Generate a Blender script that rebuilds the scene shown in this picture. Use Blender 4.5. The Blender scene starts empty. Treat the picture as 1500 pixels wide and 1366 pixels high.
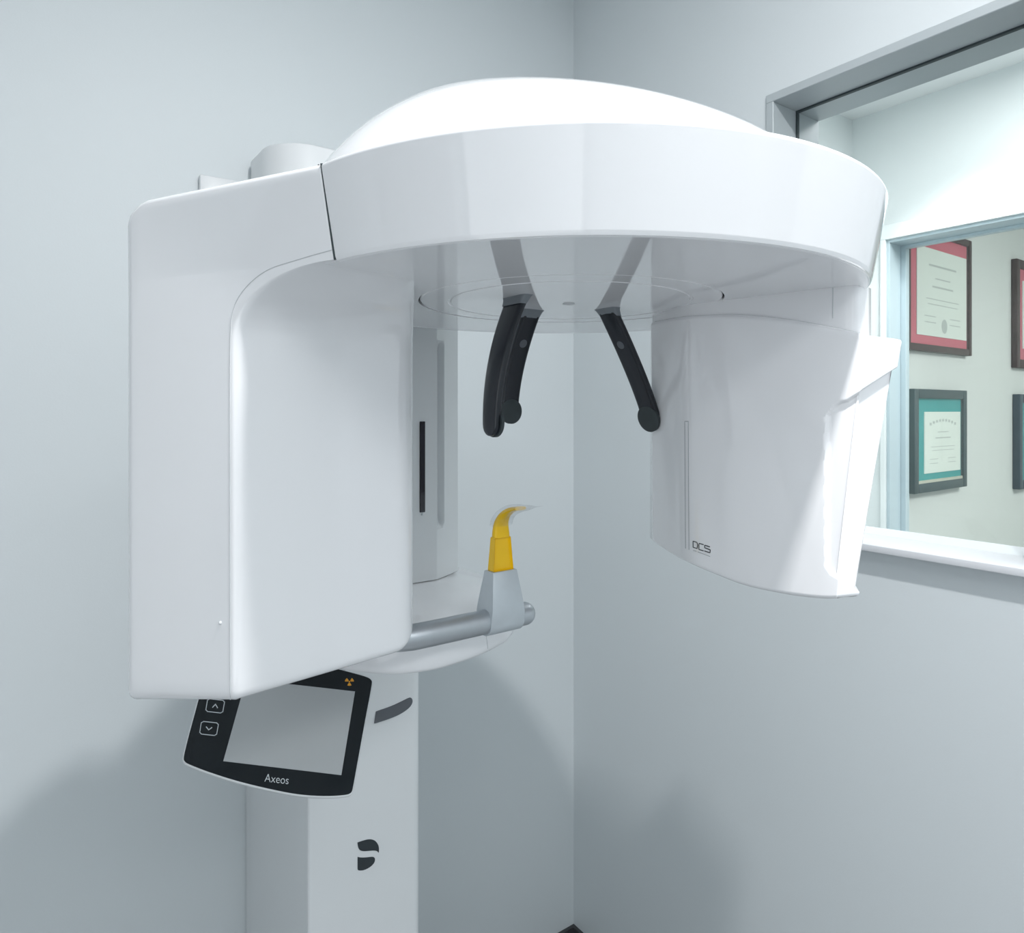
import bpy, bmesh, math
from mathutils import Vector, Matrix
from mathutils.bvhtree import BVHTree

C = bpy.context.scene.collection
EYE = 1.55                     # height of the lens above the floor
CA, SA = 0.8106, 0.5856        # heading of the view inside the room
F = 1010.0                     # focal length in pixels of a 1500 wide frame
PX0, PY0 = 750.0, 600.0        # principal point (the horizon is above the middle)

# ---------------------------------------------------------------- helpers
def W(X, Y, z):
    """right / ahead / up as measured from the lens -> room coordinates"""
    return Vector((X*CA + Y*SA, -X*SA + Y*CA, z + EYE))
def at(px, py, Y):
    return W((px-PX0)/F*Y, (PY0-py)/F*Y, 0) if False else W((px-PX0)/F*Y, Y, (PY0-py)/F*Y)
def ray(px, py):
    return W((px-PX0)/F, 1.0, (PY0-py)/F) - Vector((0, 0, EYE))
ORG = Vector((0, 0, EYE))
def on_plane(px, py, p0, n):
    d = ray(px, py)
    return ORG + d * ((p0-ORG).dot(n)/d.dot(n))

def mat(name, col, rough=0.5, metal=0.0, spec=0.5, coat=0.0, noise=0.0, nscale=40.0, bump=0.0, emit=None):
    m = bpy.data.materials.new(name); m.use_nodes = True
    nt = m.node_tree; b = nt.nodes['Principled BSDF']
    b.inputs['Base Color'].default_value = (*col, 1)
    b.inputs['Roughness'].default_value = rough
    b.inputs['Metallic'].default_value = metal
    b.inputs['Specular IOR Level'].default_value = spec
    b.inputs['Coat Weight'].default_value = coat
    b.inputs['Coat Roughness'].default_value = 0.03
    if emit:
        b.inputs['Emission Color'].default_value = (*emit[0], 1)
        b.inputs['Emission Strength'].default_value = emit[1]
    tc = nt.nodes.new('ShaderNodeTexCoord')
    nz = nt.nodes.new('ShaderNodeTexNoise'); nz.inputs['Scale'].default_value = nscale
    nz.inputs['Detail'].default_value = 4
    nt.links.new(tc.outputs['Object'], nz.inputs['Vector'])
    if noise:
        mx = nt.nodes.new('ShaderNodeMix'); mx.data_type = 'RGBA'
        mx.inputs['A'].default_value = (*[c*(1-noise) for c in col], 1)
        mx.inputs['B'].default_value = (*[min(1, c*(1+noise)) for c in col], 1)
        nt.links.new(nz.outputs['Fac'], mx.inputs['Factor'])
        nt.links.new(mx.outputs['Result'], b.inputs['Base Color'])
    if bump:
        bp = nt.nodes.new('ShaderNodeBump'); bp.inputs['Strength'].default_value = bump
        bp.inputs['Distance'].default_value = 0.002
        nt.links.new(nz.outputs['Fac'], bp.inputs['Height'])
        nt.links.new(bp.outputs['Normal'], b.inputs['Normal'])
    return m

def thin_glass(name, tint, refl=1.0):
    m = bpy.data.materials.new(name); m.use_nodes = True
    nt = m.node_tree; nt.nodes.clear()
    out = nt.nodes.new('ShaderNodeOutputMaterial'); mix = nt.nodes.new('ShaderNodeMixShader')
    tr = nt.nodes.new('ShaderNodeBsdfTransparent'); tr.inputs['Color'].default_value = (*tint, 1)
    gl = nt.nodes.new('ShaderNodeBsdfGlossy'); gl.inputs['Roughness'].default_value = 0.02
    fr = nt.nodes.new('ShaderNodeFresnel'); fr.inputs['IOR'].default_value = 1.5
    mu = nt.nodes.new('ShaderNodeMath'); mu.operation = 'MULTIPLY'; mu.inputs[1].default_value = refl
    ge = nt.nodes.new('ShaderNodeNewGeometry'); sb_ = nt.nodes.new('ShaderNodeMath'); sb_.operation = 'SUBTRACT'; sb_.inputs[0].default_value = 1
    m2 = nt.nodes.new('ShaderNodeMath'); m2.operation = 'MULTIPLY'
    nt.links.new(ge.outputs['Backfacing'], sb_.inputs[1]); nt.links.new(fr.outputs[0], mu.inputs[0])
    nt.links.new(mu.outputs[0], m2.inputs[0]); nt.links.new(sb_.outputs[0], m2.inputs[1]); nt.links.new(m2.outputs[0], mix.inputs[0])
    nt.links.new(tr.outputs[0], mix.inputs[1]); nt.links.new(gl.outputs[0], mix.inputs[2])
    nt.links.new(mix.outputs[0], out.inputs[0])
    return m

M = {
 'wall':   mat('wall_paint', (.61,.652,.672), .55, noise=.006, nscale=300, bump=.05),
 'wall2':  mat('next_room_paint', (.74,.78,.78), .6, noise=.004, nscale=60),
 'wall3':  mat('corridor_paint', (.64,.67,.645), .6, noise=.004, nscale=60),
 'ceil':   mat('ceiling_tile', (.80,.82,.82), .8, noise=.03, nscale=400),
 'floor':  mat('floor_vinyl', (.33,.34,.35), .35, noise=.08, nscale=30),
 'door':   mat('added_door_laminate', (.16,.17,.18), .35, noise=.08, nscale=12),
 'base':   mat('baseboard_vinyl', (.05,.05,.055), .5, noise=.05, nscale=30),
 'frame':  mat('window_frame_metal', (.40,.44,.46), .38, noise=.015, nscale=60),
 'sill':   mat('sill_paint', (.60,.615,.645), .4, noise=.01, nscale=60),
 'trim':   mat('trim_paint', (.80,.84,.84), .4, noise=.01, nscale=60),
 'gasket': mat('gasket_rubber', (.03,.045,.05), .6, noise=.1),
 'jamb2':  mat('far_jamb_paint', (.50,.60,.64), .4, noise=.01),
 'white':  mat('gloss_white_plastic', (.82,.825,.845), .06, spec=.5, coat=.3, noise=.004, nscale=15),
 'white2': mat('white_enamel', (.69,.71,.725), .26, noise=.006, nscale=20),
 'dark':   mat('shadow_gap_plastic', (.05,.05,.055), .5, noise=.1),
 'seam':   mat('seam_grey', (.56,.58,.60), .5, noise=.05),
 'black':  mat('black_soft_plastic', (.008,.011,.017), .24, noise=.1, nscale=80),
 'pad':    mat('dark_rubber_pad', (.030,.040,.044), .6, noise=.12, nscale=120),
 'screw':  mat('grey_plug', (.10,.11,.125), .5, noise=.05),
 'collar': mat('grey_collar', (.17,.19,.21), .45, noise=.05),
 'metal':  mat('brushed_aluminium', (.50,.53,.56), .40, metal=.85, noise=.05, nscale=140, bump=.04),
 'cast':   mat('cast_aluminium', (.52,.565,.60), .42, metal=.35, noise=.05, nscale=60, bump=.05),
 'yellow': mat('yellow_plastic', (.82,.50,.002), .30, noise=.03, nscale=80),
 'bezel':  mat('black_panel_glass', (.006,.010,.013), .16, noise=.05),
 'lcd':    mat('switched_off_display', (.46,.48,.49), .25, spec=.5, noise=.01),
 'ink':    mat('dark_grey_print', (.022,.030,.036), .5, noise=.05),
 'print':  mat('white_print', (.62,.66,.68), .5, noise=.02),
 'orange': mat('orange_print', (.80,.36,.03), .5, noise=.02),
 'groove': mat('hairline_print', (.28,.30,.32), .5, noise=.03),
 'slot':   mat('smoked_window', (.012,.010,.018), .08, noise=.05),
 'wood':   mat('dark_brown_wood', (.055,.035,.032), .4, noise=.35, nscale=20),
 'slate':  mat('dark_green_wood', (.045,.075,.080), .4, noise=.2, nscale=20),
 'navy':   mat('navy_wood', (.04,.065,.085), .4, noise=.2, nscale=20),
 'red':    mat('red_matboard', (.62,.13,.18), .8, noise=.05, nscale=200),
 'teal':   mat('teal_matboard', (.035,.33,.33), .8, noise=.05, nscale=200),
 'paper':  mat('diploma_paper', (.80,.83,.78), .8, noise=.02, nscale=30),
 'gold':   mat('pale_gold_fillet', (.60,.58,.48), .4, metal=.3, noise=.05),
 'type':   mat('diploma_lettering', (.52,.55,.53), .8, noise=.05),
 'lens':   mat('lamp_diffuser', (.9,.9,.9), .5, noise=.01, emit=((.93,.98,1.0), 6.0)),
 'glass':  thin_glass('clear_glass', (.97,.985,.985), 1.0),
 'glass2': thin_glass('clear_far_glass', (.975,.985,.98), 0.8),
 'film':   thin_glass('clear_plastic_film', (.945,.95,.955), 1.1),
}

def link(name, bm, m, parent=None, smooth=40):
    bmesh.ops.recalc_face_normals(bm, faces=bm.faces[:])
    me = bpy.data.meshes.new(name); bm.to_mesh(me); bm.free()
    me.materials.append(m)
    if smooth is not None:
        me.polygons.foreach_set('use_smooth', [True]*len(me.polygons))
        me.set_sharp_from_angle(angle=math.radians(smooth))
    o = bpy.data.objects.new(name, me); C.objects.link(o)
    if parent is not None: attach(o, parent)
    return o
WORLD = {}
def attach(o, parent):
    o.parent = parent
    # meshes keep their vertices in room coordinates, only the empties sit elsewhere
    o.matrix_parent_inverse = Matrix.Translation(-parent.location)
def empty(name, loc, label, cat, group=None):
    o = bpy.data.objects.new(name, None); C.objects.link(o); o.location = loc
    o.empty_display_size = .1
    o['label'] = label; o['category'] = cat
    if group: o['group'] = group
    return o
def struct(o, label=None):
    o['kind'] = 'structure'
    if label: o['label'] = label
    return o

def box(bm, lo, hi, bev=0.0, seg=2):
    lo, hi = Vector(lo), Vector(hi)
    b = bmesh.new(); bmesh.ops.create_cube(b, size=1)
    for v in b.verts:
        v.co = Vector([(lo[i]+hi[i])/2 + v.co[i]*(hi[i]-lo[i]) for i in range(3)])
    if bev: bmesh.ops.bevel(b, geom=b.edges[:], offset=bev, segments=seg, affect='EDGES', profile=.5)
    me = bpy.data.meshes.new('tmp'); b.to_mesh(me); b.free(); bm.from_mesh(me); bpy.data.meshes.remove(me)
def loft(bm, rings, cap0=True, cap1=True, closed=True):
    vs = [[bm.verts.new(p) for p in r] for r in rings]
    n = len(vs[0])
    for a, b in zip(vs, vs[1:]):
        for i in range(n if closed else n-1):
            j = (i+1) % n
            bm.faces.new((a[i], a[j], b[j], b[i]))
    if cap0: bm.faces.new(list(reversed(vs[0])))
    if cap1: bm.faces.new(vs[-1])
    return vs
def rpoly(corners, k=8, m=10):
    """closed polygon with rounded corners: corners are (x, y, r); constant vertex count"""
    n = len(corners); arcs = []
    for i in range(n):
        p = Vector(corners[i][:2]); r = corners[i][2]
        a = (Vector(corners[i-1][:2])-p); b = (Vector(corners[(i+1) % n][:2])-p)
        la, lb = a.length, b.length; a.normalize(); b.normalize()
        ang = math.acos(max(-1, min(1, a.dot(b))))
        t = min(r/math.tan(ang/2), .48*la, .48*lb); rr = t*math.tan(ang/2)
        c = p + (a+b).normalized()*(rr/math.sin(ang/2))
        s, e = p+a*t-c, p+b*t-c
        a0 = math.atan2(s.y, s.x); a1 = math.atan2(e.y, e.x)
        d = (a1-a0+math.pi) % (2*math.pi)-math.pi
        arcs.append([c+Vector((math.cos(a0+d*q/k), math.sin(a0+d*q/k)))*rr for q in range(k+1)])
    out = []
    for i in range(n):
        out += arcs[i]
        s, e = arcs[i][-1], arcs[(i+1) % n][0]
        out += [s.lerp(e, q/m) for q in range(1, m)]
    return out
def inset(poly, d):
    """move a counter-clockwise polygon inwards by d"""
    n = len(poly); out = []
    for i in range(n):
        t = (poly[(i+1) % n]-poly[i-1]); t.normalize()
        out.append(poly[i]+Vector((-t.y, t.x))*d)
    return out
def tube(bm, pts, r, seg=16, cap=True):
    pts = [Vector(p) for p in pts]; rings = []
    t0 = (pts[1]-pts[0]).normalized()
    up = Vector((0, 0, 1)) if abs(t0.z) < .9 else Vector((1, 0, 0))
    u = t0.cross(up).normalized()
    for i, p in enumerate(pts):
        t = (pts[min(i+1, len(pts)-1)]-pts[max(i-1, 0)]).normalized()
        u = (u-t*u.dot(t)).normalized(); v = t.cross(u)
        rr = r[i] if isinstance(r, (list, tuple)) else r
        rings.append([p+(u*math.cos(a)+v*math.sin(a))*rr for a in [2*math.pi*k/seg for k in range(seg)]])
    loft(bm, rings, cap, cap)
def lathe(bm, prof, cx, cy, seg=192, a0=0.0, a1=2*math.pi, frame=None):
    """revolve a closed (r, z) profile about the vertical axis; partial turns are closed at both ends"""
    full = abs(a1-a0) > 6.28
    cols = seg if full else seg+1
    rings = []
    for k in range(cols):
        a = a0+(a1-a0)*k/seg
        rings.append([W(cx+r*math.cos(a), cy+r*math.sin(a), z) for r, z in prof])
    vs = [[bm.verts.new(p) for p in r] for r in rings]
    n = len(prof)
    for k in range(cols if full else cols-1):
        A, B = vs[k], vs[(k+1) % cols]
        for i in range(n):
            j = (i+1) % n
            if prof[i][0] == 0 and prof[j][0] == 0: continue
            bm.faces.new((A[i], B[i], B[j], A[j]))
    if not full:
        bm.faces.new(vs[0]); bm.faces.new(list(reversed(vs[-1])))
    bmesh.ops.remove_doubles(bm, verts=bm.verts[:], dist=1e-6)
def plate(bm, pts, n, depth):
    """a flat outline given thickness: front face lifted by depth along n"""
    n = n.normalized()
    f = [bm.verts.new(p+n*depth) for p in pts]; b = [bm.verts.new(p-n*.0004) for p in pts]
    bm.faces.new(f); bm.faces.new(list(reversed(b)))
    k = len(pts)
    for i in range(k):
        bm.faces.new((f[i], b[i], b[(i+1) % k], f[(i+1) % k]))
def smooth_loop(pts, it=2):
    for _ in range(it):
        out = []
        for i in range(len(pts)):
            a, b = Vector(pts[i]), Vector(pts[(i+1) % len(pts)])
            out += [a*.75+b*.25, a*.25+b*.75]
        pts = out
    return pts
def text_polys(body, extrude=0.0):
    cu = bpy.data.curves.new('t', 'FONT'); cu.body = body; cu.resolution_u = 6; cu.offset = -.008
    o = bpy.data.objects.new('t', cu); C.objects.link(o)
    bpy.context.view_layer.update()
    me = bpy.data.meshes.new_from_object(o)
    bpy.data.objects.remove(o); bpy.data.curves.remove(cu)
    vs = [v.co.xy.copy() for v in me.vertices]; fs = [list(p.vertices) for p in me.polygons]
    bpy.data.meshes.remove(me)
    x0 = min(v.x for v in vs); x1 = max(v.x for v in vs)
    return [(v.x-x0, v.y) for v in vs], fs, x1-x0
def bvh_of(o):
    dg = bpy.context.evaluated_depsgraph_get()
    b = bmesh.new(); b.from_mesh(o.data); t = BVHTree.FromBMesh(b); b.free(); return t
def stick(bvh, px, py, lift=.0003):
    h = bvh.ray_cast(ORG, ray(px, py).normalized())
    if h[0] is None: return None
    n = h[1]
    if n.dot(ray(px, py)) > 0: n = -n
    return h[0]+n*lift
def dense(pts, step=6.0):
    out = []
    for (x0, y0), (x1, y1) in zip(pts, pts[1:]):
        n = max(1, int(math.hypot(x1-x0, y1-y0)/step))
        out += [(lerp(x0, x1, i/n), lerp(y0, y1, i/n)) for i in range(n)]
    return out+[pts[-1]]
def lerp(a, b, t): return a+(b-a)*t
def sstep(t):
    t = max(0, min(1, t)); return t*t*(3-2*t)

# ---------------------------------------------------------------- the room
WR, WB = 1.281, 1.476           # right wall and back wall planes
CEIL = 2.75
XL, YF = -1.45, -2.2            # left wall and the wall behind
def slab(name, lo, hi, m, label=None):
    bm = bmesh.new(); box(bm, lo, hi); return struct(link(name, bm, m, None, None), label)

slab('floor', (XL-.15, YF-.15, -.1), (5.2, WB+.5, 0), M['floor'])
slab('ceiling', (XL-.15, YF-.15, CEIL), (WR+.16, WB+.15, CEIL+.1), M['ceil'])
slab('wall_back', (XL-.15, WB, 0), (WR, WB+.15, CEIL), M['wall'], 'pale grey back wall behind the x-ray machine')
slab('wall_left', (XL-.15, YF, 0), (XL, WB, CEIL), M['wall'])
slab('wall_front', (XL-.15, YF-.15, 0), (WR+.16, YF, CEIL), M['wall'])
# right wall with the window opening
WY0, WY1, WZ0, WZ1 = .375, .8585, 1.294, 2.2067
bm = bmesh.new()
box(bm, (WR, WY1, 0), (WR+.16, WB+.15, CEIL)); box(bm, (WR, -.70, 0), (WR+.16, WY0, CEIL))
box(bm, (WR, YF, 0), (WR+.16, -1.60, CEIL)); box(bm, (WR, -1.60, 2.1), (WR+.16, -.70, CEIL))  # unseen doorway added for its bright reflection in the tube housing
box(bm, (WR, WY0, 0), (WR+.16, WY1, WZ0)); box(bm, (WR, WY0, WZ1), (WR+.16, WY1, CEIL))
bmesh.ops.remove_doubles(bm, verts=bm.verts[:], dist=1e-5)
struct(link('wall_right', bm, M['wall'], None, None), 'pale grey right wall with the window in it')
slab('baseboard_back', (XL, WB-.010, 0), (WR-.010, WB, .1), M['base'])
slab('baseboard_right', (WR-.010, -.70, 0), (WR, WB, .1), M['base'])

# unseen dark door added for its reflection in the tube housing
d1 = bpy.data.objects.new('added_door', None); C.objects.link(d1); d1.location = (XL, .55, 0); struct(d1, 'grey door added in the left wall for its reflection')
bm = bmesh.new(); box(bm, (XL, .10, .005), (XL+.03, 1.0, 2.10), .003, 1); link('added_door_leaf', bm, M['door'], d1, 30)
bm = bmesh.new(); tube(bm, [(XL+.03, .17, 1.0), (XL+.08, .17, 1.0), (XL+.085, .19, 1.0), (XL+.085, .29, 1.0)], .010, 12); link('added_door_handle', bm, M['metal'], d1, 40)

# unseen window frame added around the fill light for the tube housing
d3 = bpy.data.objects.new('fill_window', None); C.objects.link(d3); d3.location = (XL, -1.07, .3); struct(d3, 'added window frame around the fill light in the left wall')
bm = bmesh.new()
for lo, hi in (((XL, -2.12, .25), (XL+.03, -.02, .30)), ((XL, -2.12, 2.4), (XL+.03, -.02, 2.45)), ((XL, -2.12, .3), (XL+.03, -2.07, 2.4)), ((XL, -.07, .3), (XL+.03, -.02, 2.4))):
    box(bm, lo, hi, .003, 1)
link('window_frame', bm, M['frame'], d3, 30)

# window in the right wall: hollow metal frame, gasket, pane, sill
win = bpy.data.objects.new('window_1', None); C.objects.link(win); win.location = (WR, .6, WZ0)
struct(win, 'grey metal framed window in the right wall')
T = .0175
bm = bmesh.new()
for lo, hi in (((WR-.006, WY0, WZ1-T), (WR+.166, WY1, WZ1)), ((WR-.006, WY1-T, WZ0), (WR+.166, WY1, WZ1-T)),
               ((WR-.006, WY0, WZ0), (WR+.166, WY0+T, WZ1-T))):
    box(bm, lo, hi, .0012, 1)
link('window_frame', bm, M['frame'], win, 30)
bm = bmesh.new(); g = .0035
GX = WR+.080
for lo, hi in (((GX-.004, WY0+T, WZ1-T-g), (GX+.004, WY1-T, WZ1-T)), ((GX-.004, WY1-T-g, WZ0+.013), (GX+.004, WY1-T, WZ1-T-g)),
               ((GX-.004, WY0+T, WZ0+.013), (GX+.004, WY0+T+g, WZ1-T-g))):
    box(bm, lo, hi)
link('gasket', bm, M['gasket'], win, None)
bm = bmesh.new(); box(bm, (GX-.002, WY0+T+.001, WZ0+.013), (GX+.002, WY1-T-.001, WZ1-T-.001))
link('pane', bm, M['glass'], win, None)
bm = bmesh.new(); box(bm, (WR-.03, WY0-.03, WZ0), (WR+.0785, WY1+.005, WZ0+.013), .002, 2)
box(bm, (WR+.0815, WY0+T, WZ0), (WR+.17, WY1-T, WZ0+.0125), .001, 1)
link('window_sill', bm, M['sill'], win, 30)

# the next room beyond the window
X2 = 2.75; Y2 = 1.4555
slab('wall_next_room_side', (WR+.16, Y2, 0), (X2+.15, Y2+.1, CEIL), M['wall2'])
slab('ceiling_next_room', (WR+.16, YF-.15, 2.72), (X2+.15, Y2+.1, 2.82), M['ceil'])
slab('wall_next_room_front', (WR+.16, YF-.15, 0), (5.2, YF, CEIL), M['wall2'])
OY1, OZ1, OY0 = 1.318, EYE+.658, -.3
bm = bmesh.new()
box(bm, (X2, OY1, 0), (X2+.15, Y2, 2.72)); box(bm, (X2, YF, 0), (X2+.15, OY0, 2.72)); box(bm, (X2, OY0, OZ1), (X2+.15, OY1, 2.72))
struct(link('wall_next_room_far', bm, M['wall2'], None, None))
# glazed opening in its far wall
d2 = bpy.data.objects.new('window_2', None); C.objects.link(d2); d2.location = (X2, .5, 0)
struct(d2, 'white cased glazed opening in the far wall of the next room')
bm = bmesh.new()
box(bm, (X2-.015, OY0-.05, OZ1), (X2-.0005, OY1+.02, OZ1+.056), .002, 1)
box(bm, (X2-.015, OY1, 0.01), (X2-.0005, OY1+.02, OZ1), .002, 1)
link('casing', bm, M['trim'], d2, 30)
bm = bmesh.new()
box(bm, (X2-.004, OY1-.012, 0.01), (X2+.152, OY1, OZ1), .001, 1); box(bm, (X2-.004, OY0, OZ1-.012), (X2+.152, OY1-.012, OZ1), .001, 1)
box(bm, (X2+.085, OY1-.030, 0.01), (X2+.115, OY1-.012, OZ1-.012), .001, 1)
box(bm, (X2+.085, OY0, OZ1-.024), (X2+.115, OY1-.030, OZ1-.012), .001, 1)
link('jamb', bm, M['jamb2'], d2, 30)
bm = bmesh.new(); box(bm, (X2+.098, OY0, .05), (X2+.102, OY1-.030, OZ1-.024))
link('pane', bm, M['glass2'], d2, None)
# corridor with the diplomas
Y3 = 1.40
slab('wall_corridor', (X2+.15, Y3, 0), (5.2, Y3+.1, CEIL), M['wall3'], 'grey green corridor wall hung with framed diplomas')
slab('wall_corridor_end', (5.1, YF, 0), (5.2, Y3, CEIL), M['wall3'])
slab('ceiling_corridor', (X2+.15, YF, 2.72), (5.1, Y3+.1, 2.82), M['ceil'])

# ---------------------------------------------------------------- framed diplomas on the corridor wall
def wall3(px, py):
    p = on_plane(px, py, Vector((0, Y3, 0)), Vector((0, 1, 0))); return p.x, p.z
def diploma(label, x0, x1, z0, z1, fw, mw, mat_frame, mat_mat, depth, inner=None, arc=False, fillet=False, seal=False):
    root = empty('framed_diploma', ((x0+x1)/2, Y3, z0), label, 'framed diploma', 'framed diplomas on the corridor wall')
    yb, yf = Y3-.001, Y3-depth
    bm = bmesh.new()
    for lo, hi in (((x0, yf, z0), (x0+fw, yb, z1)), ((x1-fw, yf, z0), (x1, yb, z1)),
                   ((x0+fw, yf, z0), (x1-fw, yb, z0+fw)), ((x0+fw, yf, z1-fw), (x1-fw, yb, z1))):
        box(bm, lo, hi, .003, 2)
    link('frame', bm, mat_frame, root, 30)
    bm = bmesh.new(); box(bm, (x0+fw, yf+.012, z0+fw), (x1-fw, yf+.016, z1-fw)); link('matboard', bm, mat_mat, root, None)
    a0, a1, c0, c1 = inner if inner else (x0+fw+mw, x1-fw-mw, z0+fw+mw, z1-fw-mw)
    bm = bmesh.new(); box(bm, (a0, yf+.009, c0), (a1, yf+.012, c1)); pap = link('certificate', bm, M['paper'], root, None)
    bm = bmesh.new(); w, h = a1-a0, c1-c0; xc = (a0+a1)/2
    rows = [(.80, .55, .022), (.66, .30, .014), (.56, .42, .020), (.42, .66, .010), (.36, .60, .010), (.22, .22, .010), (.15, .22, .010)]
    if arc: rows = rows[1:]
    for fz, fwid, fh in rows:
        if fz < .3:
            for s in (-1, 1): box(bm, (xc+s*w*.25-w*fwid/2, yf+.0085, c0+h*fz), (xc+s*w*.25+w*fwid/2, yf+.009, c0+h*(fz+fh)))
        else: box(bm, (xc-w*fwid/2, yf+.0085, c0+h*fz), (xc+w*fwid/2, yf+.009, c0+h*(fz+fh)))
    if arc:
        for k in range(9):
            t = -1+k/4.0
            zz = c0+h*(.86-.06*t*t)
            box(bm, (xc+t*w*.34-w*.026, yf+.0085, zz-h*.022), (xc+t*w*.34+w*.026, yf+.009, zz+h*.022))
    link('lettering', bm, M['type'], pap, None)
    if seal:
        bm = bmesh.new(); bmesh.ops.create_circle(bm, cap_ends=True, segments=24, radius=.028)
        for v in bm.verts: v.co = Vector((xc+.015+v.co.x, yf+.0083, c0+h*.13+v.co.y*1.15))
        link('seal', bm, M['type'], pap, None)
    if fillet:
        bm = bmesh.new(); box(bm, (x0+fw, yf+.004, z0+fw), (x1-fw, yf+.012, z0+fw+.012)); link('fillet', bm, M['gold'], root, None)
    bm = bmesh.new(); box(bm, (x0+fw, yf+.003, z0+fw), (x1-fw, yf+.0045, z1-fw)); link('glazing', bm, M['glass2'], root, None)
    return root
def rect3(pl, pt, pr, pb, dep, pxt, pxb):
    """outline on the front plane of a frame standing dep off the wall"""
    y = Y3-dep; n = Vector((0, 1, 0)); p0 = Vector((0, y, 0))
    return on_plane(pl, 600, p0, n).x, on_plane(pr, 600, p0, n).x, on_plane(pxb, pb, p0, n).z, on_plane(pxt, pt, p0, n).z
x0, x1, z0, z1 = rect3(1330, 353, 1424, 511, .028, 1424, 1330)
i0, i1, k0, k1 = rect3(1343, 358, 1415.4, 489, .018, 1344, 1343)
diploma('large diploma in dark wood frame with red mat above the teal one', x0, x1, z0, z1, .030, .05, M['wood'], M['red'], .028, (i0, i1, k0, k1), seal=True)
x0, x1, z0, z1 = rect3(1340, 569, 1417, 724, .034, 1340, 1339)
i0, i1, k0, k1 = rect3(1354, 603, 1406.5, 694, .024, 1356, 1352)
diploma('smaller diploma in dark green frame with teal mat below the red one', x0, x1, z0, z1, .040, .04, M['slate'], M['teal'], .034, (i0, i1, k0, k1), arc=True, fillet=True)
x0 = rect3(1490, 378, 1560, 538, .028, 1490, 1490); diploma('brown framed diploma cut off by the picture edge, in the upper row', x0[0], x0[0]+.62, x0[2], x0[3], .045, .06, M['wood'], M['red'], .028)
x0 = rect3(1494, 577, 1560, 717, .034, 1494, 1494); diploma('navy framed diploma cut off by the picture edge, in the lower row', x0[0], x0[0]+.55, x0[2], x0[3], .045, .06, M['navy'], M['teal'], .034)

# ---------------------------------------------------------------- the x-ray machine
MX, COLY = .4925, 1.1028        # middle plane of the machine, front of its column
machine = empty('dental_x_ray_machine', (MX, 1.30, 0), 'white dental panoramic x-ray machine on a wall column with a ring head', 'x-ray machine')
def lat(l, s, z): return Vector((MX+l, COLY-s, EYE+z))

# --- column and mast
bm = bmesh.new()
pl = [(.387, WB-.003, .004), (.387, COLY, .005), (.598, COLY, .022), (.598, WB-.003, .004)]
P = rpoly(pl, 8, 6)
rings = [[Vector((p.x, p.y, z)) for p in inset(P, d)] for z, d in ((.02, 0), (1.70, 0), (1.706, .002), (1.708, .006))]
loft(bm, rings); column = link('lift_column', bm, M['white2'], machine, 30)
bm = bmesh.new(); box(bm, (.35, 1.02, .003), (.635, WB-.003, .02), .004, 2); link('foot_plate', bm, M['white2'], machine, 30)
bm = bmesh.new(); tube(bm, [(.3874, COLY+.0025, .02), (.3874, COLY+.0025, 1.70)], .0006, 6); link('column_seam', bm, M['seam'], column)
bm = bmesh.new()
P = rpoly([(.393, WB-.003, .02), (.393, 1.30, .09), (.600, 1.30, .09), (.600, WB-.003, .02)], 16, 4)
zt = EYE+.512
rings = [[Vector((p.x, p.y, z)) for p in inset(P, d)] for z, d in ((1.6, 0), (zt-.006, 0), (zt-.002, .002), (zt, .006))]
loft(bm, rings); link('mast', bm, M['white2'], machine, 40)
bm = bmesh.new(); box(bm, (.297, WB-.016, 1.70), (.40, WB-.002, EYE+.4646), .003, 2); link('wall_plate', bm, M['white2'], machine, 30)

# --- emblem and dark recess strip on the column front
nF = Vector((0, -1, 0)); pF = Vector((0, COLY, 0))
def colpx(pts, it=2):
    return smooth_loop([on_plane(x, y, pF, nF) for x, y in pts], it)
def em(pts): return [(500+x/11.38, 1180+y/11.38) for x, y in pts]
bm = bmesh.new()
plate(bm, colpx(em([(268,612),(270,606),(380,570),(440,556),(500,554),(560,574),(605,625),(627,690),(624,768),(622,776),(612,772),(592,748),(540,738),(440,748),(360,752),(310,738),(284,705),(272,650)])), nF, .0006)
plate(bm, colpx(em([(270,846),(272,846),(320,860),(420,857),(500,845),(545,850),(563,880),(552,940),(500,1000),(430,1045),(360,1072),(290,1074),(272,1060),(270,1058)])), nF, .0006)
link('emblem', bm, M['ink'], column, None)
bm = bmesh.new()
plate(bm, colpx([(550.5,1041.5),(550.5,1042),(548,1058.5),(548.5,1059),(570,1052),(586.7,1045),(600,1035.5),(604.5,1027),(602.5,1021),(598,1021.5),(576,1033)]), nF, .0016)
link('grip_strip', bm, M['screw'], column, None)

# --- carriage between the overhead arm and the lower shelf
bm = bmesh.new()
def carriage_plan():
    pts = [(-.082, .02), (-.082, .14), (-.080, .160), (-.060, .176), (-.030, .1885)]
    n = 24
    pts += [(lerp(-.0255, .0255, i/n), .193) for i in range(n+1)]
    for i in range(1, 41):
        t = i/40; pts.append((lerp(.0255, .080, t), .193-.026*t-.004*t*t))
    pts += [(.082, .150), (.082, .02)]
    return pts
cp = carriage_plan(); zs = [-.2565, -.2555]+[lerp(-.25, .20, i/110) for i in range(111)]
rings = []
for z in zs:
    r = []
    for l, s in cp:
        # hand groove running down beside the front panel
        a = (l-.0262)/.0165
        if 0 <= a <= 1.0 and -.19 < z < .115:
            e = min(1, (z+.178)/.014) if z < 0 else min(1, (.106-z)/.014)
            e = math.sqrt(max(0, 1-(1-max(0, e))**2)) if e < 1 else 1
            w = 1.0 if a < .62 else (1-(a-.62)/.38)
            if e > 0: s -= .012*w*e
        r.append(lat(l, s if z > -.2563 else s-.0015, z))
    rings.append(r)
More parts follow.
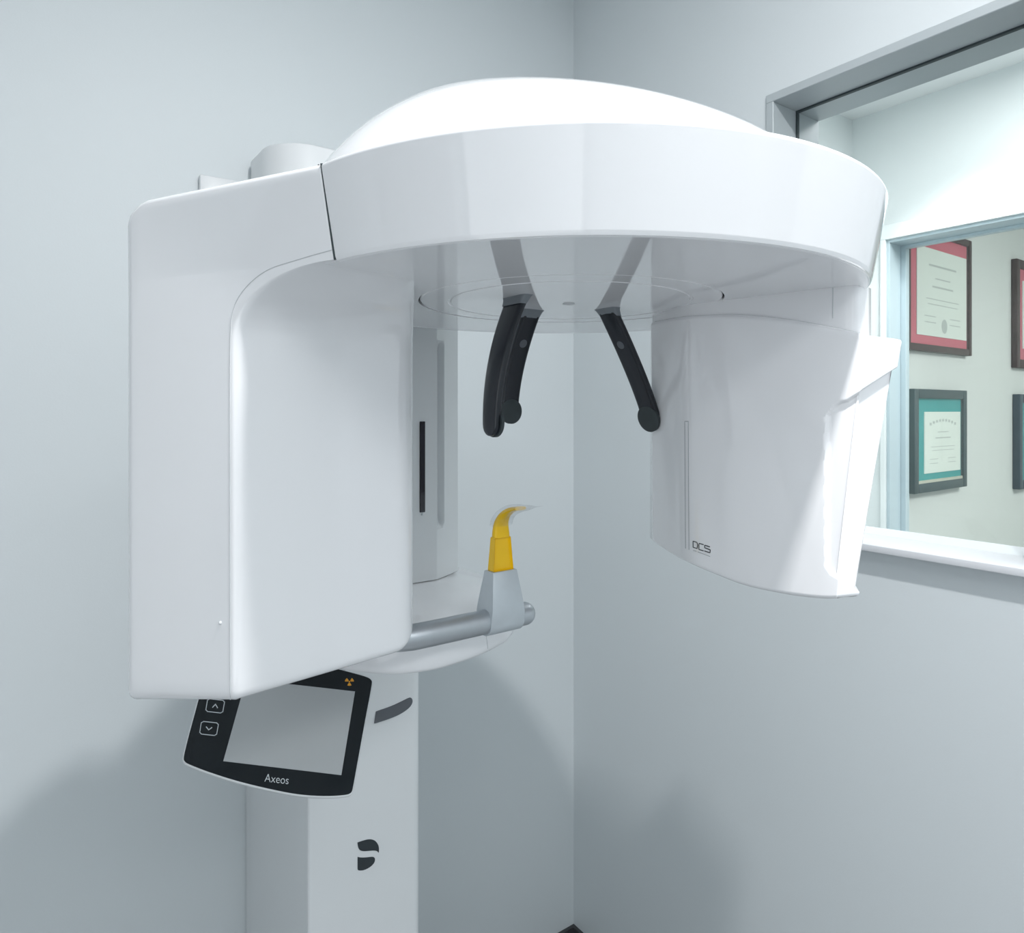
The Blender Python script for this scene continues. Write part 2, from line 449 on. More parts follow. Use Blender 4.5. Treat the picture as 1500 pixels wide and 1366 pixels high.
loft(bm, rings); carriage = link('carriage', bm, M['white2'], machine, 35)
bm = bmesh.new()
c0 = on_plane(618.5, 617, Vector((0, COLY-.193, 0)), nF); c1 = on_plane(618.5, 750, Vector((0, COLY-.193, 0)), nF)
box(bm, (c0.x-.0045, COLY-.1945, c1.z), (c0.x+.0045, COLY-.190, c0.z), .0006, 1)
link('light_slot', bm, M['slot'], carriage, None)
bm = bmesh.new(); bmesh.ops.create_uvsphere(bm, u_segments=12, v_segments=8, radius=.002)
for v in bm.verts: v.co += Vector((c0.x, COLY-.1935, c1.z-.003))
link('indicator', bm, M['print'], carriage)

# --- lower shelf
bm = bmesh.new()
sh = [(-.23, .0), (-.23, .20), (-.215, .29), (-.19, .345), (-.15, .392), (-.105, .410), (-.06, .408), (-.012, .396), (.032, .374), (.066, .335), (.088, .28), (.100, .20), (.100, .12), (.100, .0)]
sp = []
for i in range(len(sh)-1):
    a0, a1, a2, a3 = sh[max(i-1, 0)], sh[i], sh[i+1], sh[min(i+2, len(sh)-1)]
    for q in range(8):
        t = q/8
        f = lambda k: .5*((2*a1[k])+(-a0[k]+a2[k])*t+(2*a0[k]-5*a1[k]+4*a2[k]-a3[k])*t*t+(-a0[k]+3*a1[k]-3*a2[k]+a3[k])*t**3)
        sp.append(Vector((f(0), f(1))) if 0 < i < len(sh)-2 else Vector((lerp(a1[0], a2[0], t), lerp(a1[1], a2[1], t))))
sp.append(Vector(sh[-1]))
sp = list(reversed(sp))   # counter-clockwise in (lateral, -s)
def shring(z, d):
    q = inset([Vector((p.x, p.y)) for p in sp], d)
    return [lat(p.x, max(p.y, -.002), z) for p in q]
rings = [shring(z, d) for z, d in ((-.302, .030), (-.3015, .010), (-.299, .004), (-.295, .001), (-.290, 0), (-.262, 0), (-.2585, .0012), (-.257, .004))]
loft(bm, rings); shelf = link('lower_shelf', bm, M['white'], machine, 40)

shb = bvh_of(shelf)
bm = bmesh.new(); tube(bm, [p for p in (stick(shb, lerp(712, 716, i/8), lerp(928, 962, i/8), .0001) for i in range(9)) if p], .0004, 6)
link('shelf_seam', bm, M['seam'], shelf)

# --- handle bar and bite holder
HS, HZ = .440, -.2445
bm = bmesh.new()
pts, rad = [], []
for l, s in ((-.185, .36), (-.184, .385), (-.180, .408), (-.172, .424), (-.160, .434), (-.145, .439), (-.12, HS), (-.06, HS), (-.02, HS), (.004, HS)):
    pts.append(lat(l, s, HZ-.012 if s < .37 else HZ)); rad.append(.0138)
for k in range(1, 8):
    a = k/7*math.pi/2
    pts.append(lat(.004+.0138*math.sin(a), HS, HZ)); rad.append(max(.0004, .0138*math.cos(a)))
tube(bm, pts, rad, 28); bar = link('handle_bar', bm, M['metal'], machine, 50)

BL = -.030
bm = bmesh.new()
prof = []
for k in range(15):
    a = math.pi+k/14*math.pi
    prof.append((math.cos(a)*.0158, HZ+math.sin(a)*.0158))
prof += [(.0170, HZ+.010), (.0165, HZ+.018), (.0098, -.1885), (.0088, -.1872), (-.0088, -.1872), (-.0098, -.1885), (-.0165, HZ+.018), (-.0170, HZ+.010)]
def half(z): return lerp(.0235, .0168, sstep((z-HZ)/(.0573))) if z > HZ else .0235
A = [lat(BL-half(z)+.0012, HS+s, z) for s, z in prof]; A1 = [lat(BL-half(z), HS+s*.96, z) for s, z in prof]
B = [lat(BL+half(z)-.0012, HS+s, z) for s, z in prof]; B1 = [lat(BL+half(z), HS+s*.96, z) for s, z in prof]
loft(bm, [A1, A, [a.lerp(b, .5) for a, b in zip(A, B)], B, B1])
holder = link('bite_holder', bm, M['cast'], machine, 30)

# --- ring head
RX, RY = .062, .7544            # centre seen from the lens
ZT, ZB = .190, .116
RT, RB = .3070, .2950
aG = math.radians(-133.0); aE = math.radians(178)
prof = [(RB-.0045, ZB), (RB-.004, ZB), (RB-.0012, ZB+.0008), (RB, ZB+.0035)]
for i in (.012, .03, .3, .6, .97, .988): prof.append((lerp(RB, RT, i), lerp(ZB+.0035, ZT-.0035, i)))
prof += [(RT, ZT-.0035), (RT-.0006, ZT-.0015), (RT-.0018, ZT-.0004), (RT-.0035, ZT), (RT-.0038, ZT), (RT-.015, ZT), (RT-.016, ZT), (RT-.016, ZB+.01), (RB-.010, ZB+.006), (RB-.010, ZB)]
bm = bmesh.new(); lathe(bm, prof, RX, RY, 240, aG+.006, aE)
ring = link('ring_band', bm, M['white'], machine, 45)
bm = bmesh.new(); lathe(bm, [(.163, ZB+.0002), (.2925, ZB+.0002), (.2925, ZB+.004), (.163, ZB+.004)], RX, RY, 240)
under = link('ring_underside', bm, M['white'], ring, 30)
bm = bmesh.new(); lathe(bm, [(0, ZB+.006), (RB-.0035, ZB+.006), (RT-.0035, ZT-.006), (0, ZT-.006)], RX, RY, 160)
link('ring_core', bm, M['dark'], ring, 30)
bm = bmesh.new(); lathe(bm, [(0, ZB+.0004), (.128, ZB+.0004), (.129, ZB+.0012), (.131, ZB+.0012), (.132, ZB+.0004), (.1600, ZB+.0004), (.1612, ZB+.0016), (.1612, ZB+.012), (0, ZB+.012)], RX, RY, 200)
disc = link('centre_disc', bm, M['white'], machine, 30)
bm = bmesh.new(); lathe(bm, [(0, ZT-.012), (RT-.0165, ZT-.012), (RT-.0165, ZT-.0005), (0, ZT-.0005)], RX, RY, 160)
link('ring_top', bm, M['white'], ring, 30)
bm = bmesh.new(); lathe(bm, [(0, ZB-.0006), (.006, ZB-.0006), (.0066, ZB+.0008), (0, ZB+.0008)], RX, RY, 32); link('plug', bm, M['seam'], disc, 30)
# domed cover
def curve(tab, x):
    for (x0, y0), (x1, y1) in zip(tab, tab[1:]):
        if x <= x1: return lerp(y0, y1, (x-x0)/(x1-x0))
    return tab[-1][1]
TL_ = [(0,1),(.1,.999),(.2,.99),(.3,.965),(.4,.915),(.5,.83),(.6,.715),(.7,.60),(.8,.46),(.9,.295),(.96,.17),(1,.06)]
TR_ = [(0,1),(.1,.99),(.2,.962),(.3,.915),(.4,.852),(.5,.775),(.6,.685),(.7,.575),(.8,.44),(.88,.30),(.95,.16),(1,.06)]
DH = .1290; DCX, DCY, DR = -.040, .742, .288
bm = bmesh.new(); NR, NA = 40, 144
apex = bm.verts.new(W(DCX, DCY, ZT+DH)); prev = None; first = None
for i in range(1, NR+1):
    rho = i/NR; row = []
    for k in range(NA):
        a = 2*math.pi*k/NA
        wgt = sstep((math.cos(a)+1)/2)
        ex, ey = DCX-RX, DCY-RY; bq = ex*math.cos(a)+ey*math.sin(a)
        rad = -bq+math.sqrt(bq*bq-(ex*ex+ey*ey-DR*DR))
        h = lerp(curve(TL_, rho), curve(TR_, rho), wgt)
        hs = sum(lerp(curve(TL_, max(0, min(1, rho+d))), curve(TR_, max(0, min(1, rho+d))), wgt) for d in (-.04, -.02, 0, .02, .04))/5
        row.append(bm.verts.new(W(DCX+rad*rho*math.cos(a), DCY+rad*rho*math.sin(a), ZT-.0004+DH*(hs-.09*rho**6)-.004*rho**20)))
    for k in range(NA):
        j = (k+1) % NA
        if prev is None: bm.faces.new((apex, row[k], row[j]))
        else: bm.faces.new((prev[k], row[k], row[j], prev[j]))
    prev = row
bm.faces.new(list(reversed(prev)))
link('domed_cover', bm, M['white'], machine, 60)
# overhead arm from the ring back to the column
bm = bmesh.new(); box(bm, (MX-.08, .62, EYE+.150), (MX+.08, 1.13, EYE+.30), .02, 4)
link('overhead_arm', bm, M['white2'], machine, 40)

# --- tube housing on the ring's left: a tapering leg that flares into the ring
A0, B0, B2_, A2_, L2_, L0 = [Vector(p) for p in ((-.2323,.5793), (-.0905,.7165), (-.140,.765), (-.255,.800), (-.345,.700), (-.3585,.635))]
A1g, B1g = Vector((-.1395,.5383)), Vector((-.0790,.5995))
dAB = (B0-A0).normalized(); nAB = Vector((-dAB.y, dAB.x)); uB = (B0-A0).length
dAL = (L0-A0).normalized(); wL = (L0-A0).length
def zbot(p):
    d = max(0, (p-A0).dot(nAB)); z = -.2466-.0254*d/.143
    q = uB-(p-A0).dot(dAB); r = .034
    if q < r: q = max(0, q); z += r-math.sqrt(max(0, r*r-(r-q)**2))
    return z
def ztop(p):
    z = ZT; r = .034
    q = wL-(p-A0).dot(dAL)
    if q < r: q = max(0, q); z -= r-math.sqrt(max(0, r*r-(r-q)**2))
    return z
def plan(fl, d=0.0, lean=0.0):
    a = A0.lerp(A1g, fl)+Vector((-.0080,-.0086))*lean; b = B0.lerp(B1g, fl)
    return inset(rpoly([(*L0, .016), (*a, lerp(.010, .0012, fl)), (*b, .030), (*B2_.lerp(B2_+(B1g-B0)*.6, fl), .02), (*A2_, .04), (*L2_, .03)], 8, 22), d)
z1, z2 = .060, .1172
rings = []
for q in range(6):                       # rounded bottom edge
    a = q/5*math.pi/2; r = .010
    rings.append([W(p.x, p.y, zbot(o)+r-r*math.sin(a)) for p, o in zip(plan(0, r-r*math.cos(a) if False else r*(1-math.sin(a))), plan(0))] if False else
                 [W(p.x, p.y, zbot(o)+r*(1-math.cos(a))) for p, o in zip(plan(0, r*(1-math.sin(a))), plan(0))])
base = plan(0)
for q in range(1, 30):
    t = q/30; rings.append([W(p.x, p.y, lerp(zbot(p)+.010, z1, t)) for p in base])
for q in range(0, 25):
    th = q/24*math.pi/2
    fl = 1-math.cos(th); z = lerp(z1, z2, math.sin(th))
    rings.append([W(p.x, p.y, z) for p in plan(fl)])
for q in range(1, 14):
    t = q/13
    rings.append([W(p.x, p.y, lerp(z2, ztop(p)-.005, t)) for p in plan(1.0, 0, t)])
for q in range(1, 5):
    a = q/4*math.pi/2
    rings.append([W(p.x, p.y, ztop(o)-.005+.005*math.sin(a)) for p, o in zip(plan(1.0, .005*(1-math.cos(a)), 1.0), plan(1.0, 0, 1.0))])
bm = bmesh.new(); loft(bm, rings)
housing = link('tube_housing', bm, M['white'], machine, 50)

bm = bmesh.new()
ag = math.radians(-132.80)
tube(bm, [W(RX+(lerp(RB, RT, t)-.0005)*math.cos(ag), RY+(lerp(RB, RT, t)-.0005)*math.sin(ag), lerp(ZB+.001, ZT-.001, t)) for t in (0, .25, .5, .75, 1)], .0011, 8)
link('gap_shade_strip', bm, M['gasket'], housing)  # black strip stands in for the shade inside the gap
# hairline seam between the outer cover and the flared inner body
hb = bvh_of(housing)
seam_px = [(337.5,1026),(337,900),(337,700),(337,560),(337.5,500),(339,462),(346,440),(360,420),(380,402),(400,391),(430,382),(460,373),(486,366)]
def chaikin(pts, it=3):
    for _ in range(it):
        out = [pts[0]]
        for a, b in zip(pts, pts[1:]):
            out += [(a[0]*.75+b[0]*.25, a[1]*.75+b[1]*.25), (a[0]*.25+b[0]*.75, a[1]*.25+b[1]*.75)]
        pts = out+[pts[-1]]
    return pts
sp3 = [p for p in (stick(hb, x, y, .0001) for x, y in dense(chaikin(seam_px), 5)) if p]
bm = bmesh.new(); tube(bm, sp3, .0004, 6); link('cover_seam', bm, M['seam'], housing)

h = stick(hb, 323, 912, 0)
bm = bmesh.new(); bmesh.ops.create_uvsphere(bm, u_segments=16, v_segments=8, radius=.0016)
for v in bm.verts: v.co += h
link('screw_cover', bm, M['white2'], housing)

# --- sensor head on the ring's right
bot = [(957,795,.818),(985,813,.758),(1010,826,.714),(1050,843,.680),(1090,858,.652),(1150,871,.615),(1200,877,.588),(1226,877,.576),(1258,874,.586)]
top = [(953.5,470,.800),(985,464,.752),(1010,461,.722),(1060,459,.690),(1105,461,.667),(1165,468,.640),(1230,480,.614),(1271,489,.600),(1322,495,.630)]
SK = 1.05
def cam_pt(px, py, Y):
    Y *= SK
    return Vector(((px-PX0)/F*Y, Y, (PY0-py)/F*Y))
def densify(pts, n=8):
    out = []
    for i in range(len(pts)-1):
        a0, a1, a2, a3 = [Vector(pts[max(0, min(len(pts)-1, i+q))]) for q in (-1, 0, 1, 2)]
        for q in range(n):
            t = q/n
            out.append(.5*((2*a1)+(-a0+a2)*t+(2*a0-5*a1+4*a2-a3)*t*t+(-a0+3*a1-3*a2+a3)*t**3))
    return out+[Vector(pts[-1])]
bcurve = densify([cam_pt(*p) for p in bot[:8]], 20); tcurve = densify([cam_pt(*p) for p in top[:8]], 20)
bcurve += [bcurve[-1].lerp(cam_pt(*bot[8]), q/40) for q in range(1, 41)]
tcurve += [tcurve[-1].lerp(cam_pt(*top[8]), q/40) for q in range(1, 41)]
def smooth_open(c, it):
    for _ in range(it):
        c = [c[0]]+[(c[i-1]+c[i]*2+c[i+1])/4 for i in range(1, len(c)-1)]+[c[-1]]
    return c
bcurve, tcurve = smooth_open(bcurve, 4), smooth_open(tcurve, 4)
zbz = sum(p.z for p in bcurve)/len(bcurve)
back_b = [Vector((.335, .69, zbz)), Vector((.365, .83, zbz)), Vector((.335, .94, zbz)), Vector((.23, .96, zbz)), Vector((.180, .90, zbz))]
back_t = [Vector((.405, .745, .073)), Vector((.425, .86, .085)), Vector((.375, .955, .095)), Vector((.24, .965, .10)), Vector((.178, .885, .107))]
lo_, hi_ = bcurve+back_b, tcurve+back_t
NV = 260
def off3(ring, d):
    n = len(ring); out = []
    for i in range(n):
        t = ring[(i+1) % n]-ring[i-1]; t.z = 0; t.normalize()
        out.append(ring[i]+Vector((-t.y, t.x, 0))*d)
    return out
rec_x = [(1208,610),(1208,835),(1235,852),(1262,868)]
def recess(px, py):
    """depth of the side recess at a point of the near end (0 outside it)"""
    if px < 1200 or py < 520 or py > 880: return 0
    # upper edge
    if px < 1240: ue = 585+25*(max(0, (1240-px)/31))**2.2
    else: ue = 585-(px-1240)*.64
    le = 836+ (max(0, px-1208))*.60 if px > 1216 else 836-(1216-px)*1.6+4
    dx, du, dl = (px-1208)/5.0, (py-ue)/4.0, (le-py)/4.0
    return min(sstep(dx), sstep(du), sstep(dl))
def to_px(c): return PX0+F*c.x/c.y, PY0-F*c.z/c.y
nb = len(lo_)
rings = []
def sring(t, d=0):
    r = [a.lerp(b, t) for a, b in zip(lo_, hi_)]
    return off3(r, d)
for d, t in ((.012, -.004), (.006, -.002), (.0025, .001), (.0008, .006)): rings.append(sring(t, d))
for q in range(NV+1):
    t = lerp(.012, .982, q/NV)
    r = sring(t); n3 = off3(r, 1.0); out = []
    for i, p in enumerate(r):
        if i < len(bcurve):
            k = recess(*to_px(p))
            if k > 0:
                # end cheek set back towards the inside of the head
                inw = Vector((-.02, .012, 0)) if False else (n3[i]-p)
                p = p+inw*(.0045*k)
        out.append(p)
    rings.append(out)
for d, t in ((.0006, .988), (.002, .994), (.004, .998), (.008, 1.0)): rings.append(sring(t, d))
bm = bmesh.new(); loft(bm, [[W(*p) for p in r] for r in rings])
sensor = link('sensor_head', bm, M['white'], machine, 50)
# neck from the ring down into the sensor head
nb_ = [(955.5,470,.815),(985,462,.760),(1010,458,.728),(1060,452,.697),(1110,455,.674),(1165,462,.647),(1220,470,.624),(1258,476,.612),(1276,480,.645)]
nb_ = [(a, b, c*SK) for a, b, c in nb_]
nk = densify([Vector(((p[0]-PX0)/F*p[2], p[2], 0)) for p in nb_[:8]], 8)
nk += [nk[-1].lerp(Vector(((nb_[8][0]-PX0)/F*nb_[8][2], nb_[8][2], 0)), q/4) for q in range(1, 5)]
nk = smooth_open(nk, 3)+[Vector((.36, .73, 0)), Vector((.335, .82, 0)), Vector((.28, .89, 0)), Vector((.21, .91, 0)), Vector((.180, .885, 0))]
bm = bmesh.new(); loft(bm, [[W(p.x, p.y, z) for p in nk] for z in (.045, .07, .09, ZB+.003)])
neck = link('sensor_neck', bm, M['white'], machine, 50)
nbv = bvh_of(neck)
bm = bmesh.new(); tube(bm, [p for p in (stick(nbv, x, y, .0001) for x, y in dense([(1220,405),(1220,466)], 6)) if p], .0005, 6)
link('neck_seam', bm, M['seam'], neck)
# slot outline and lettering on the sensor face
sb = bvh_of(sensor)
def strokes(bm, pxs, r, bvh, step=3):
    pp = [p for p in (stick(bvh, x, y, r*.35) for x, y in dense(pxs, step)) if p]
    if len(pp) > 1: tube(bm, pp, r, 6)
bm = bmesh.new()
strokes(bm, [(1004.3,803),(1003.2,617),(1008.3,617),(1009.4,805)], .00035, sb, 4)
link('slot_outline', bm, M['groove'], sensor)
def dcs(x, y):  # crop coordinates to frame coordinates
    return 980+x/13.66, 740+y/13.66
bm = bmesh.new()
for s in ([(484,830),(484,715),(560,738),(576,790),(565,862),(484,836)],
          [(694,785),(606,758),(600,790),(602,880),(694,908)],
          [(820,828),(718,796),(716,846),(828,888),(822,946),(712,910)]):
    strokes(bm, [dcs(*q) for q in s], .00052, sb, 1.5)
link('lettering', bm, M['ink'], sensor)
bm = bmesh.new()
strokes(bm, [dcs(484, 900), dcs(552, 918)], .00026, sb, 1.5); strokes(bm, [dcs(576, 928), dcs(822, 1022)], .00026, sb, 1.5)
link('small_print', bm, M['groove'], sensor)

# --- three head supports hanging from the centre disc
def support(label, topc, out, dist, power, side_w, drop, wtop=.0105, wbot=.0118, pad_r=.0128, screw_t=.30):
    """topc: hanging point (lens frame), out: outward unit direction in the room (x, y)"""
    p0 = W(*topc); o = Vector((*out, 0)); w = Vector((-out[1], out[0], 0))
    def path(t): return p0+o*dist*(1-(1-t)**power)-Vector((0, 0, drop*t))
    N = 26; rings = []
    for i in range(-1, N+6):
        if i <= N:
            t = max(0, i)/N; hw = lerp(wtop, wbot, t); ht = .0042
        else:
            a = (i-N)/5*math.pi/2; t = 1+ (wbot*math.sin(a))/drop; hw = max(.0006, wbot*math.cos(a)); ht = .0042*max(.25, math.cos(a)**.4 if math.cos(a) > .001 else .25)
        if t <= 1: c = path(t); tg = (path(min(1, t+.01))-path(max(0, t-.01))).normalized()
        else:
            tg = (path(1)-path(.985)).normalized(); c = path(1)+tg*((t-1)*drop)
        nrm = w.cross(tg).normalized()
        if nrm.dot(o) < 0: nrm = -nrm
        prof = []
        for k in range(20):
            a = 2*math.pi*k/20
            ca, sa = math.cos(a), math.sin(a)
            x = math.copysign(abs(ca)**.28, ca); y = math.copysign(abs(sa)**.55, sa)
            prof.append(c+w*hw*x+nrm*ht*y)
        rings.append(prof)
    bm = bmesh.new(); loft(bm, rings[1:])
    arm = link('head_support', bm, M['black'], machine, 50)
    # collar
    bm = bmesh.new()
    cr = []
    for dz, k in ((.0, 1.30), (-.0010, 1.28), (-.003, 1.16), (-.007, 1.07), (-.010, 1.03)):
        c = p0+Vector((0, 0, dz+.001))+o*dist*(1-(1-min(1, -dz/drop))**power)
        cr.append([c+w*(wtop*k)*math.copysign(abs(math.cos(a))**.4, math.cos(a))+o*(.0054*k)*math.copysign(abs(math.sin(a))**.5, math.sin(a)) for a in [2*math.pi*q/28 for q in range(28)]])
    loft(bm, cr); link('collar', bm, M['collar'], arm, 50)
    # round pad at the tip and screw plug, both on the inner face
    def disc_on(name, t, r, th, m, dome=0.0):
        c = path(t); tg = (path(min(1, t+.01))-path(max(0, t-.01))).normalized()
        nrm = w.cross(tg).normalized()
        if nrm.dot(o) > 0: nrm = -nrm
        b = bmesh.new(); rr = []
        for h, k in ((0.002, 1), (.0042+th*.6, 1), (.0042+th*.9, .93), (.0042+th+dome*.6, .55), (.0042+th+dome, .12)):
            rr.append([c+nrm*h+(w*math.cos(a)+tg*math.sin(a))*r*k for a in [2*math.pi*q/32 for q in range(32)]])
        loft(b, rr); link(name, b, m, arm, 50)
    disc_on('pad', .985, pad_r, .0022, M['pad'], .001)
    disc_on('screw_plug', screw_t, .0052, .0003, M['screw'])
    return arm
ZD = ZB+.0004
support('left', (.0062, .711, ZD), (-1, 0), .033, 2.0, 0, .131, .0165, .0120, .0150)
support('forehead', (.0235, .805, ZD), (0, 1), .046, 1.7, 0, .120, .0122, .0122, .0152)
support('right', (.1090, .794, ZD), (1, 0), .074, 1.2, 0, .128, .0135, .0135, .0165)

# --- touch panel below the tube housing
Pc = at(425, 1064, .87)
e2 = Vector((0, .7071, .7071)); e1 = Vector((1, .21, -.21)).normalized()
nP_c = e1.cross(e2).normalized()
def cdir(v): return W(*v)-Vector((0, 0, EYE))
nP = cdir(nP_c)
if nP.dot(ORG-Pc) < 0: nP = -nP
def pp(x, y, lift=0.0): return on_plane(x, y, Pc+nP*lift, nP)
glass_px = [(268.8,1108),(278,1072),(288.5,1034),(300,990),(309,955),(312,947),(318,943.5),(360,949),(420,961),(470,973.5),(512,984.5),(538,991.5),(544.5,996),(544.8,1002),(536,1048),(526,1103),(516.5,1156),(514.5,1161),(508,1164),(480,1166),(440,1164),(400,1156.5),(350,1144.5),(310,1132),(277,1119.5),(269.8,1115)]
tp = bpy.data.objects.new('touch_panel', None)
bm = bmesh.new()
outer = smooth_loop([pp(x, y) for x, y in glass_px], 2)
cen = sum(outer, Vector())/len(outer)
def grow(loop, d):
    n = len(loop); out = []
    for i in range(n):
        t = (loop[(i+1) % n]-loop[i-1]).normalized(); s = t.cross(nP)
        if s.dot(loop[i]-cen) < 0: s = -s
        out.append(loop[i]+s*d)
    return out
rim = grow(outer, .0016)
loft(bm, [[p-nP*.016 for p in grow(outer, -.012)], [p-nP*.012 for p in grow(outer, -.002)], [p-nP*.006 for p in grow(outer, .0012)], [p-nP*.002 for p in rim], [p-nP*.0004 for p in grow(outer, .001)], [p for p in grow(outer, .0002)]])
panel = link('touch_panel', bm, M['white2'], machine, 50)
bm = bmesh.new(); plate(bm, outer, nP, .0006); link('front_glass', bm, M['bezel'], panel, None)
bm = bmesh.new(); plate(bm, [pp(*q, .0006) for q in ((360.5,994.5),(520,1012.5),(500,1135),(327,1114.5))], nP, .0004); link('display', bm, M['lcd'], panel, None)
def pstroke(bm, pts, r, closed=False):
    q = [pp(x, y, .0008) for x, y in pts]
    if closed: q.append(q[0])
    for a, b in zip(q, q[1:]):
        d = (b-a).normalized(); s = d.cross(nP)*r
        plate(bm, [a-d*r*.9-s, b+d*r*.9-s, b+d*r*.9+s, a-d*r*.9+s], nP, .0003)
for dx, dy, up in ((0, 0, False), (9.0, -33.0, True)):
    bm = bmesh.new()
    quad = [(295.2,1056),(320.3,1058.7),(317,1077.2),(292.2,1074.5)]
    P = []
    for i in range(4):
        a, b, c = quad[i-1], quad[i], quad[(i+1) % 4]
        P += [(lerp(b[0], a[0], .12), lerp(b[1], a[1], .12)), (lerp(b[0], c[0], .12), lerp(b[1], c[1], .12))]
    pstroke(bm, [(x+dx, y+dy) for x, y in P], .00042, True)
    ch = [(302.3,1064.3),(305.6,1068.6),(310.2,1065.3)] if not up else [(302.6,1068.4),(306.6,1064.2),(309.6,1069.2)]
    pstroke(bm, [(x+dx, y+dy) for x, y in ch], .0005)
    link('button', bm, M['print'], panel, None)
bm = bmesh.new()
vs, fs, wd = text_polys('Axeos')
hcap = max(v[1] for v in vs)
tv = []
for x, y in vs:
    u, v = x/wd, y/hcap
    tv.append(bm.verts.new(pp(387.3+35*u+1.3*v, 1144.3+3.9*u-11.5*v, .0009)))
for f in fs:
    try: bm.faces.new([tv[i] for i in f])
    except ValueError: pass
link('lettering', bm, M['print'], panel, None)
bm = bmesh.new()
for k in range(3):
    a0 = math.radians(90+120*k-28); a1 = math.radians(90+120*k+28); arc = []
    def tre(r, a): return (511.8+r*math.cos(a)*1.0+r*math.sin(-a)*-.0, 998.0+r*math.sin(a)*.92)
    pts = [tre(1.9, lerp(a0, a1, q/4)) for q in range(5)]+[tre(6.6, lerp(a1, a0, q/8)) for q in range(9)]
    plate(bm, [pp(*q, .0007) for q in pts], nP, .0003)
pts = [tre(1.15, 2*math.pi*q/12) for q in range(12)]
plate(bm, [pp(*q, .0007) for q in pts], nP, .0003)
link('radiation_symbol', bm, M['orange'], panel, None)
# bracket that carries the panel
bm = bmesh.new()
c = cen-nP*.014
tube(bm, [c, c-nP*.03, Vector((.40, COLY-.10, c.z-.01)), Vector((.43, COLY+.005, c.z))], .014, 16); link('panel_bracket', bm, M['white2'], machine, 50)

# ---------------------------------------------------------------- the yellow bite block in its holder
bite = empty('bite_block', lat(BL, HS, -.1872), 'yellow plastic bite block in the grey holder, tip in clear film', 'bite block')
bm = bmesh.new()
ZH0, ZH1 = -.1872, -.1485
def blk(z):
    t = (z-ZH0)/(ZH1-ZH0); return lerp(.0140, .0112, t), lerp(.0068, .0050, t)
rings = []
for z in (ZH0, lerp(ZH0, ZH1, .5), ZH1):
    a, b = blk(z); rings.append([lat(BL-a, HS+b, z), lat(BL+a, HS+b, z), lat(BL+a, HS-b, z), lat(BL-a, HS-b, z)])
# outer frame with a sunk middle on the front
v = [[bm.verts.new(p) for p in r] for r in (rings[0], rings[2])]
faces = []
for i in range(4):
    faces.append(bm.faces.new((v[0][i], v[0][(i+1) % 4], v[1][(i+1) % 4], v[1][i])))
bm.faces.new(v[1]); bm.faces.new(list(reversed(v[0])))
bmesh.ops.recalc_face_normals(bm, faces=bm.faces[:])
r = bmesh.ops.inset_region(bm, faces=[faces[0]], thickness=.0024, depth=-.0034)
bmesh.ops.bevel(bm, geom=[e for e in bm.edges if e.calc_face_angle(0) > .7], offset=.0005, segments=2, affect='EDGES')
link('stem_base', bm, M['yellow'], bite, 30)
bm = bmesh.new(); rings = []
for i in range(22):
    t = i/21
    if t < .25: s, z = 0, lerp(ZH1-.0006, ZH1+.010, t/.25); th = 0
    else:
        th = (t-.25)/.75*math.radians(84)
        R_ = .030
        s = R_*1.45*(1-math.cos(th)); z = ZH1+.010+R_*.92*math.sin(th)
    hw = lerp(.0110, .0062, sstep(t*1.15)) + (.0016 if t > .92 else 0); hd = lerp(.0050, .0022, t)
    up = Vector((0, 0, 1)); fw = Vector((0, -1, 0))
    nn = fw*math.cos(th)-up*math.sin(th)
    c = lat(BL, HS+s, z)
    rings.append([c+Vector((1, 0, 0))*hw*math.copysign(abs(math.cos(a))**.5, math.cos(a))+nn*hd*math.copysign(abs(math.sin(a))**.5, math.sin(a)) for a in [2*math.pi*q/20 for q in range(20)]])
loft(bm, rings); link('bite_neck', bm, M['yellow'], bite, 50)
# clear plastic sleeve pulled over the tip
bm = bmesh.new(); rings = []
for i in range(13):
    t = i/12
    th = lerp(8, 84, min(1, t*1.25))*math.pi/180; R_ = .030
    ext = max(0, t-.8)/.2
    s = R_*1.45*(1-math.cos(th))+.022*ext; z = ZH1+.010+R_*.92*math.sin(th)+.004*ext
    hw = .0155; hd = lerp(.0062, .0004, sstep((t-.55)/.45)) if t > .55 else .0062
    if t > .55: hd = max(hd, .0036 if t < .85 else .0004)
    nn = Vector((0, -1, 0))*math.cos(th)-Vector((0, 0, 1))*math.sin(th)
    c = lat(BL, HS+s, z)
    rings.append([c+Vector((1, 0, 0))*hw*math.cos(a)+nn*hd*math.sin(a) for a in [2*math.pi*q/20 for q in range(20)]])
loft(bm, rings, False, True); link('plastic_sleeve', bm, M['film'], bite, 60)

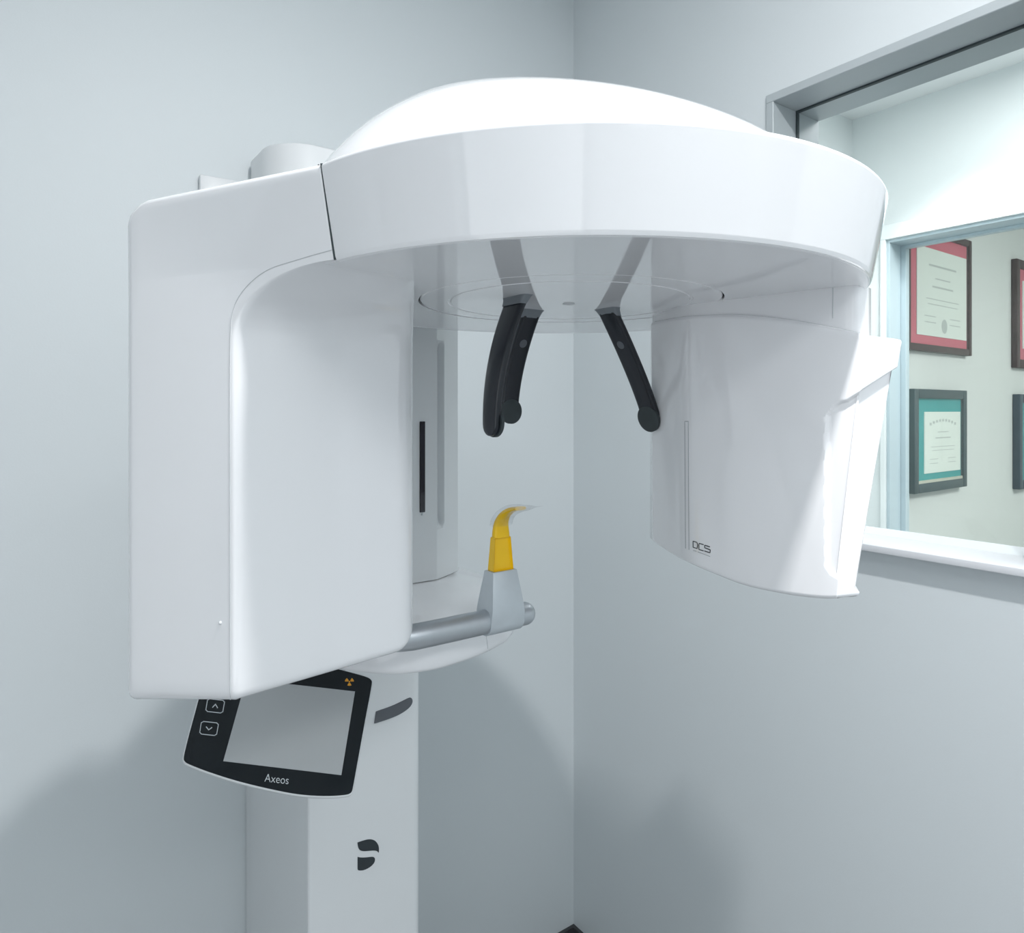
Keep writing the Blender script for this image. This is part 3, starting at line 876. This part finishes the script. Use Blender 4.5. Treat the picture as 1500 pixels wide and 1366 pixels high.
# ---------------------------------------------------------------- lights
def area(name, loc, sx, sy, power, col=(1, 1, 1), target=None, spread=180):
    l = bpy.data.lights.new(name, 'AREA'); l.shape = 'RECTANGLE'; l.size = sx; l.size_y = sy
    l.energy = power; l.color = col; l.spread = math.radians(spread)
    o = bpy.data.objects.new(name, l); C.objects.link(o); o.location = loc
    return o
area('ceiling_downlight', (.40, -.05, CEIL-.012), .07, .07, 29, (1, .99, .985), spread=180)
area('rear_fill_light', (.1, -1.55, CEIL-.012), 1.2, .6, 20, (.97, .99, 1.0))  # added fill behind the lens, lifts the lower right wall
area('ceiling_fill_light', (-.50, -.55, CEIL-.012), .6, .6, 4, (.97, .99, 1.0))  # added fill, placed to brighten the outer face of the tube housing
dl = area('fill_window_light', (XL+.012, -1.07, 1.35), 2.08, 1.98, 15, (.97, .985, 1.0)); dl.rotation_euler = (0, -math.pi/2, 0)  # added fill light, not a real window; brightens the tube housing
area('next_room_light', (2.1, .3, 2.70), .6, 1.2, 26, (.99, 1.0, 1.0))
area('corridor_light', (3.7, -.5, 2.70), .8, .8, 56, (1.0, .99, .98))
sp_ = bpy.data.lights.new('next_room_downlight', 'SPOT'); sp_.energy = 36; sp_.spot_size = math.radians(95); sp_.spot_blend = .6; sp_.shadow_soft_size = .05
so = bpy.data.objects.new('next_room_downlight', sp_); C.objects.link(so); so.location = (2.42, 1.0, 2.70)

w = bpy.data.worlds.new('world'); bpy.context.scene.world = w; w.use_nodes = True
w.node_tree.nodes['Background'].inputs[0].default_value = (.8, .85, .9, 1)
w.node_tree.nodes['Background'].inputs[1].default_value = .3

# ---------------------------------------------------------------- camera
cam = bpy.data.cameras.new('camera'); co = bpy.data.objects.new('camera', cam); C.objects.link(co)
co.location = ORG; co.rotation_euler = (math.pi/2, 0, -math.atan2(SA, CA))
cam.sensor_fit = 'HORIZONTAL'; cam.sensor_width = 36; cam.lens = F/1500*36
cam.shift_y = -(683-PY0)/1500; cam.clip_start = .02
cam.dof.use_dof = False
bpy.context.scene.camera = co
sc = bpy.context.scene
sc.view_settings.view_transform = 'Standard'; sc.view_settings.look = 'None'
sc.view_settings.gamma = 1; sc.view_settings.use_curve_mapping = False
sc.view_settings.exposure = -0.08
sc.cycles.use_denoising = True
sc.cycles.max_bounces = 10; sc.cycles.diffuse_bounces = 6; sc.cycles.glossy_bounces = 5; sc.cycles.transparent_max_bounces = 12
sc.cycles.sample_clamp_indirect = 6
